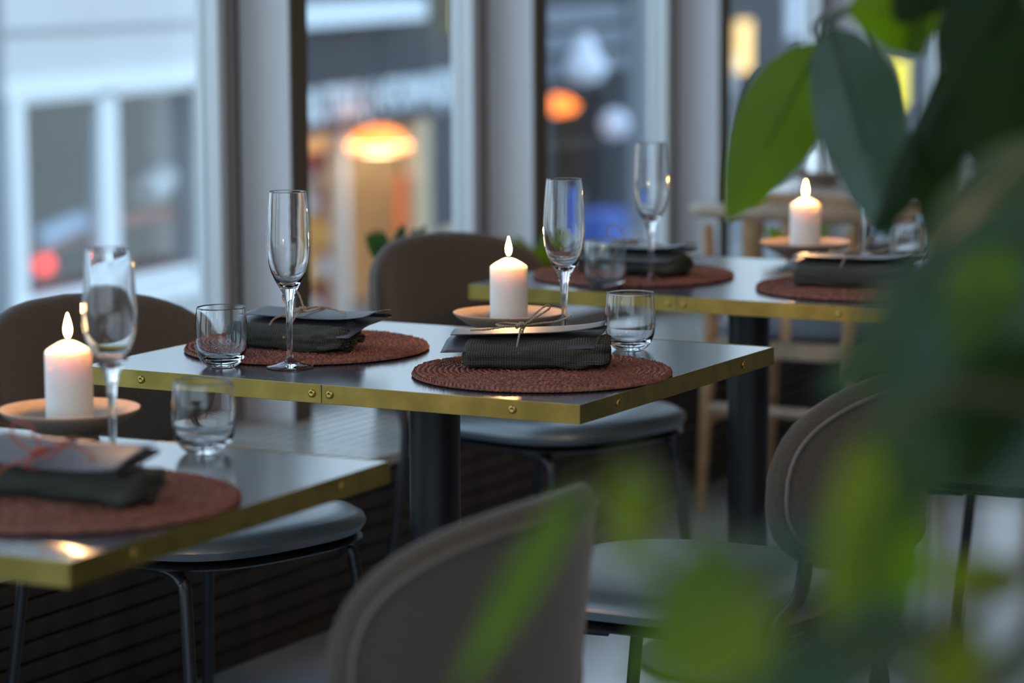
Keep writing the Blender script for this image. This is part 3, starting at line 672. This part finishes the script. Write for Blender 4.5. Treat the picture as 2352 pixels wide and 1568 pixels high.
for i, (x, y, dx, dy, lb) in enumerate([(.0, -.925, -.044, -.856, 'nearest table, at the left edge'), (.0, .248, -.012, .262, 'middle table'), (-.03, 1.515, -.030, 1.535, 'third table, farthest of the three')]):
    x, y = [(-.035, -.872), (-.012, .262), (-.030, 1.528)][i]
    tag(link('candle_dish', DM, None, (x, y, TZ)), 'beige stoneware dish under the candle on the '+lb, 'dish', 'stoneware candle dishes')
    o = cp if i == 0 else copy_tree(cp); o.location = (x, y, TZ+.0112); o.rotation_euler.z = i
    tag(o, 'lit white pillar candle on the '+lb, 'candle', 'lit pillar candles')
    l = bpy.data.lights.new('candle_light', 'POINT'); l.energy = 1.5; l.color = (1, .50, .17); l.shadow_soft_size = .007
    lo = bpy.data.objects.new('candle_light', l); C.objects.link(lo); lo.location = (x, y, TZ+.0112+CH+.052)
# things on the pale table
tag(link('candle_dish', DM, None, (-.735, 3.30, .74)), 'beige stoneware dish on the pale table', 'dish', 'stoneware candle dishes')
tag(put('glass_cylinder', MB().lathe([(.0, 0), (.036, 0), (.037, .002), (.037, .155), (.0345, .155), (.0345, .006), (.0, .006)], 48, capb=False, capt=False), MAT['glass'], loc=(-.735, 3.30, .7512)), 'clear glass cylinder standing in the dish on the pale table', 'glass')

# ------------------------------------------------------------------ plants
def leaf_mesh(Lg, Wd, seed, petiole=None, bend=.12, fold=.25):
    rnd = random.Random(seed); nx, ny = 14, 8; vs = []; fs = []
    for i in range(nx+1):
        t = i/nx; w_ = Wd/2*(math.sin(PI*min(1, t**.82))**.75)*(1-.25*t) if 0 < t < 1 else 0
        w_ = max(w_, .0006)
        for j in range(ny+1):
            s = j/ny*2-1
            x = t*Lg; y = s*w_; z = -bend*Lg*t*t + fold*abs(s)*w_ + .02*Wd*math.sin(t*17+seed)*abs(s)
            vs.append((x, y, z))
    for i in range(nx):
        for j in range(ny):
            a = i*(ny+1)+j; fs.append((a, a+1, a+ny+2, a+ny+1))
    mb = MB().add(vs, fs)
    mb.tube([(0, 0, -.001), (Lg*.3, 0, -.0015-bend*Lg*.09), (Lg*.6, 0, -.001-bend*Lg*.36)], [.0018, .0014, .0008], 5)   # midrib
    if petiole: mb.tube(petiole, .0018, 6)
    return mb
def plant(name, label, pot, stems, leaves, potmat, pr=.13, ph=.24, mats=('leafA', 'leafB', 'leafC')):
    t = empty(name, pot, 0, label, 'plant')
    put('pot', MB().lathe([(.0, 0), (pr*.72, 0), (pr*.75, .004), (pr, ph), (pr-.012, ph), (pr-.02, ph-.03), (.0, ph-.03)], 40, capb=False, capt=False), potmat, t, angle=50)
    put('soil', MB().lathe([(pr-.025, ph-.029), (pr*.5, ph-.020), (.0, ph-.018)], 32, capb=False, capt=False), MAT['soil'], t)
    P0 = Vector(pot); allp = []
    for st in stems:
        pts = spline([Vector(p)-P0 for p in st], 8); allp += pts
        put('stem', MB().tube(pts, [.008 - .005*k/len(pts) for k in range(len(pts))], 7), MAT['stem'], t)
    for k, (b, tip, wd, roll, mk) in enumerate(leaves):
        b = Vector(b)-P0; tip = Vector(tip)-P0; d = tip-b; Lg = d.length; X = d.normalized()
        ref = Vector((.48, -.88, .1)); Y = X.cross(ref).normalized(); Y.rotate(Matrix.Rotation(roll, 3, X)); Z = X.cross(Y)
        Mx = Matrix((X, Y, Z)).transposed().to_4x4(); Mx.translation = b
        near = min(allp, key=lambda p: (p-b).length); ln = Mx.inverted() @ near
        mb = leaf_mesh(Lg, wd, k+1, [ln, ln*.5+Vector((-.005, 0, .006)), Vector((0, 0, -.001))])
        o = put('leaf', mb, MAT[mk], t, angle=180); o.matrix_local = Mx
    return t
plant('leafy_plant', 'tall leafy plant at upper right with large lit green leaves', (1.489, -1.274, 0), [
    [(1.489, -1.274, 0.2), (1.461, -1.271, 0.835), (1.421, -1.307, 1.118), (1.403, -1.348, 1.295), (1.322, -1.271, 1.336), (1.124, -1.156, 1.292), (1.08, -1.068, 1.268)],
    [(1.489, -1.274, 0.2), (1.486, -1.358, 0.931), (1.463, -1.443, 1.205), (1.415, -1.447, 1.352)],
], [
    ((1.081, -1.068, 1.265), (1.007, -1.137, 1.081), 0.1, 0.1, 'leafA'),
    ((1.046, -1.037, 1.217), (0.994, -1.05, 1.093), 0.07, -0.3, 'leafA'),
    ((1.144, -1.204, 1.285), (1.237, -1.241, 1.08), 0.108, 0.5, 'leafB'),
    ((1.257, -1.197, 1.302), (1.207, -1.34, 1.295), 0.085, 0.2, 'leafA'),
    ((1.196, -1.224, 1.335), (1.267, -1.256, 1.255), 0.07, 0.3, 'leafA'),
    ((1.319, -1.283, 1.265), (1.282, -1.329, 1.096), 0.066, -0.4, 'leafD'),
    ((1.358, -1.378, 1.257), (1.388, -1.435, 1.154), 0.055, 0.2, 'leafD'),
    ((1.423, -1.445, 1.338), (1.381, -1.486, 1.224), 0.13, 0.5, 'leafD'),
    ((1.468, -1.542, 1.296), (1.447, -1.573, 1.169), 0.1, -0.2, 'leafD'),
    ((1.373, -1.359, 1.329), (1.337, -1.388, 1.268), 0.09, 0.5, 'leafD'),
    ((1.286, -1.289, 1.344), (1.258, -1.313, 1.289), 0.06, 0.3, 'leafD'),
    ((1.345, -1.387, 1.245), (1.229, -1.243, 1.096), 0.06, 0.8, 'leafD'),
], MAT['potgrey'])
plant('leafy_plant', 'nearest leafy plant, strongly blurred at lower right', (1.868, -2.347, 0), [
    [(1.868, -2.347, 0.2), (1.832, -2.304, 1.026), (1.73, -2.169, 1.149), (1.65, -2.03, 1.215)],
    [(1.868, -2.347, 0.2), (1.85, -2.411, 1.014), (1.784, -2.442, 1.049), (1.767, -2.568, 1.037), (1.758, -2.629, 1.043)],
    [(1.868, -2.347, 0.2), (1.856, -2.406, 1.025), (1.766, -2.33, 1.097), (1.719, -2.408, 1.128), (1.698, -2.479, 1.116)],
    [(1.868, -2.347, 0.2), (1.87, -2.517, 1.006), (1.795, -2.614, 1.011), (1.742, -2.712, 1.088), (1.677, -2.717, 1.138)],
    [(1.868, -2.347, 0.2), (1.843, -2.422, 0.97), (1.707, -2.496, 0.968), (1.57, -2.469, 1.031), (1.523, -2.466, 1.073)],
], [
    ((1.612, -1.932, 1.236), (1.573, -2.082, 1.148), 0.07, 0.5, 'leafB'),
    ((1.662, -2.082, 1.205), (1.575, -2.199, 1.128), 0.06, 0.9, 'leafB'),
    ((1.683, -2.128, 1.204), (1.581, -2.26, 1.083), 0.085, 0.6, 'leafB'),
    ((1.712, -2.233, 1.17), (1.622, -2.299, 1.061), 0.085, 0.2, 'leafB'),
    ((1.719, -2.235, 1.125), (1.659, -2.339, 1.043), 0.08, 0.7, 'leafB'),
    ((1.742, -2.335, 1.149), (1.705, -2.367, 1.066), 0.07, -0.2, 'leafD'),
    ((1.75, -2.336, 1.108), (1.713, -2.363, 1.064), 0.06, 0.3, 'leafB'),
    ((1.704, -2.419, 1.11), (1.703, -2.484, 1.061), 0.045, 0, 'leafB'),
    ((1.696, -2.48, 1.114), (1.69, -2.502, 0.99), 0.036, 0.1, 'leafC'),
    ((1.757, -2.402, 1.028), (1.709, -2.428, 1.032), 0.03, 0.2, 'leafC'),
    ((1.717, -2.473, 1.08), (1.706, -2.491, 1.003), 0.05, -0.2, 'leafA'),
    ((1.761, -2.569, 1.048), (1.714, -2.601, 1.011), 0.045, 0.4, 'leafB'),
    ((1.758, -2.629, 1.043), (1.707, -2.661, 1.016), 0.05, 0.6, 'leafB'),
    ((1.677, -2.717, 1.136), (1.682, -2.722, 1.084), 0.022, 0, 'leafC'),
    ((1.716, -2.701, 1.103), (1.688, -2.727, 1.032), 0.035, 0.3, 'leafA'),
    ((1.752, -2.74, 1.091), (1.724, -2.763, 1.041), 0.045, 0.5, 'leafC'),
    ((1.523, -2.466, 1.072), (1.471, -2.512, 0.957), 0.022, 0.1, 'leafA'),
    ((1.753, -2.679, 1.112), (1.711, -2.708, 1.071), 0.03, 1.0, 'leafB'),
    ((1.776, -2.562, 1.044), (1.772, -2.571, 0.998), 0.04, 0, 'leafC'),
    ((1.682, -2.246, 1.19), (1.669, -2.264, 1.115), 0.05, 0.3, 'leafA'),
    ((1.623, -1.94, 1.148), (1.56, -1.986, 1.072), 0.07, 0.5, 'leafB'),
], MAT['potgrey'])


# small plants on the platform by the windows
def rosette(name, label, loc, n, Lg, Wd, up, mk, potm, s=1.0, pr=.06, ph=.11):
    st = [[(loc[0], loc[1], loc[2]+ph*.5), (loc[0]+.004, loc[1], loc[2]+ph+Lg*.5)]]
    lv = []; rnd = random.Random(n*7+int(Lg*1000))
    for k in range(n):
        a = k*2.4; e = up + rnd.uniform(-.25, .25)*(1 if up < 1 else .5)
        b = Vector((loc[0]+.006*math.cos(a), loc[1]+.006*math.sin(a), loc[2]+ph+Lg*.1+Lg*.4*k/n)); L_ = Lg*rnd.uniform(.75, 1.1)
        tip = b + Vector((math.cos(a)*math.cos(e), math.sin(a)*math.cos(e), math.sin(e)))*L_
        lv.append((tuple(b), tuple(tip), Wd, rnd.uniform(-.6, .6), mk))
    return plant(name, label, loc, st, lv, potm, pr, ph)
rosette('potted_shrub', 'small potted plant with glossy dark leaves above the brown chair back', (-1.15, 1.80, ZP), 9, .14, .045, .95, 'leafB', MAT['potgrey'], ph=.27)
rosette('potted_herb', 'light green potted plant behind the middle flute', (-1.13, 2.47, ZP), 12, .13, .06, .8, 'leafC', MAT['potgrey'], ph=.20)
rosette('potted_herb', 'light green potted plant behind the wooden chair legs', (-1.10, 4.0, ZP), 12, .13, .06, .8, 'leafC', MAT['potgrey'], ph=.10)
tp = empty('terracotta_planter', (-1.26, 1.13, ZP), 0, 'terracotta planter on the platform behind the left chair', 'pot')
put('body', MB().lathe([(.0, 0), (.048, 0), (.062, .20), (.066, .20), (.068, .225), (.058, .225), (.055, .20), (.0, .19)], 32, capb=False, capt=False), MAT['terracotta'], tp, angle=50)
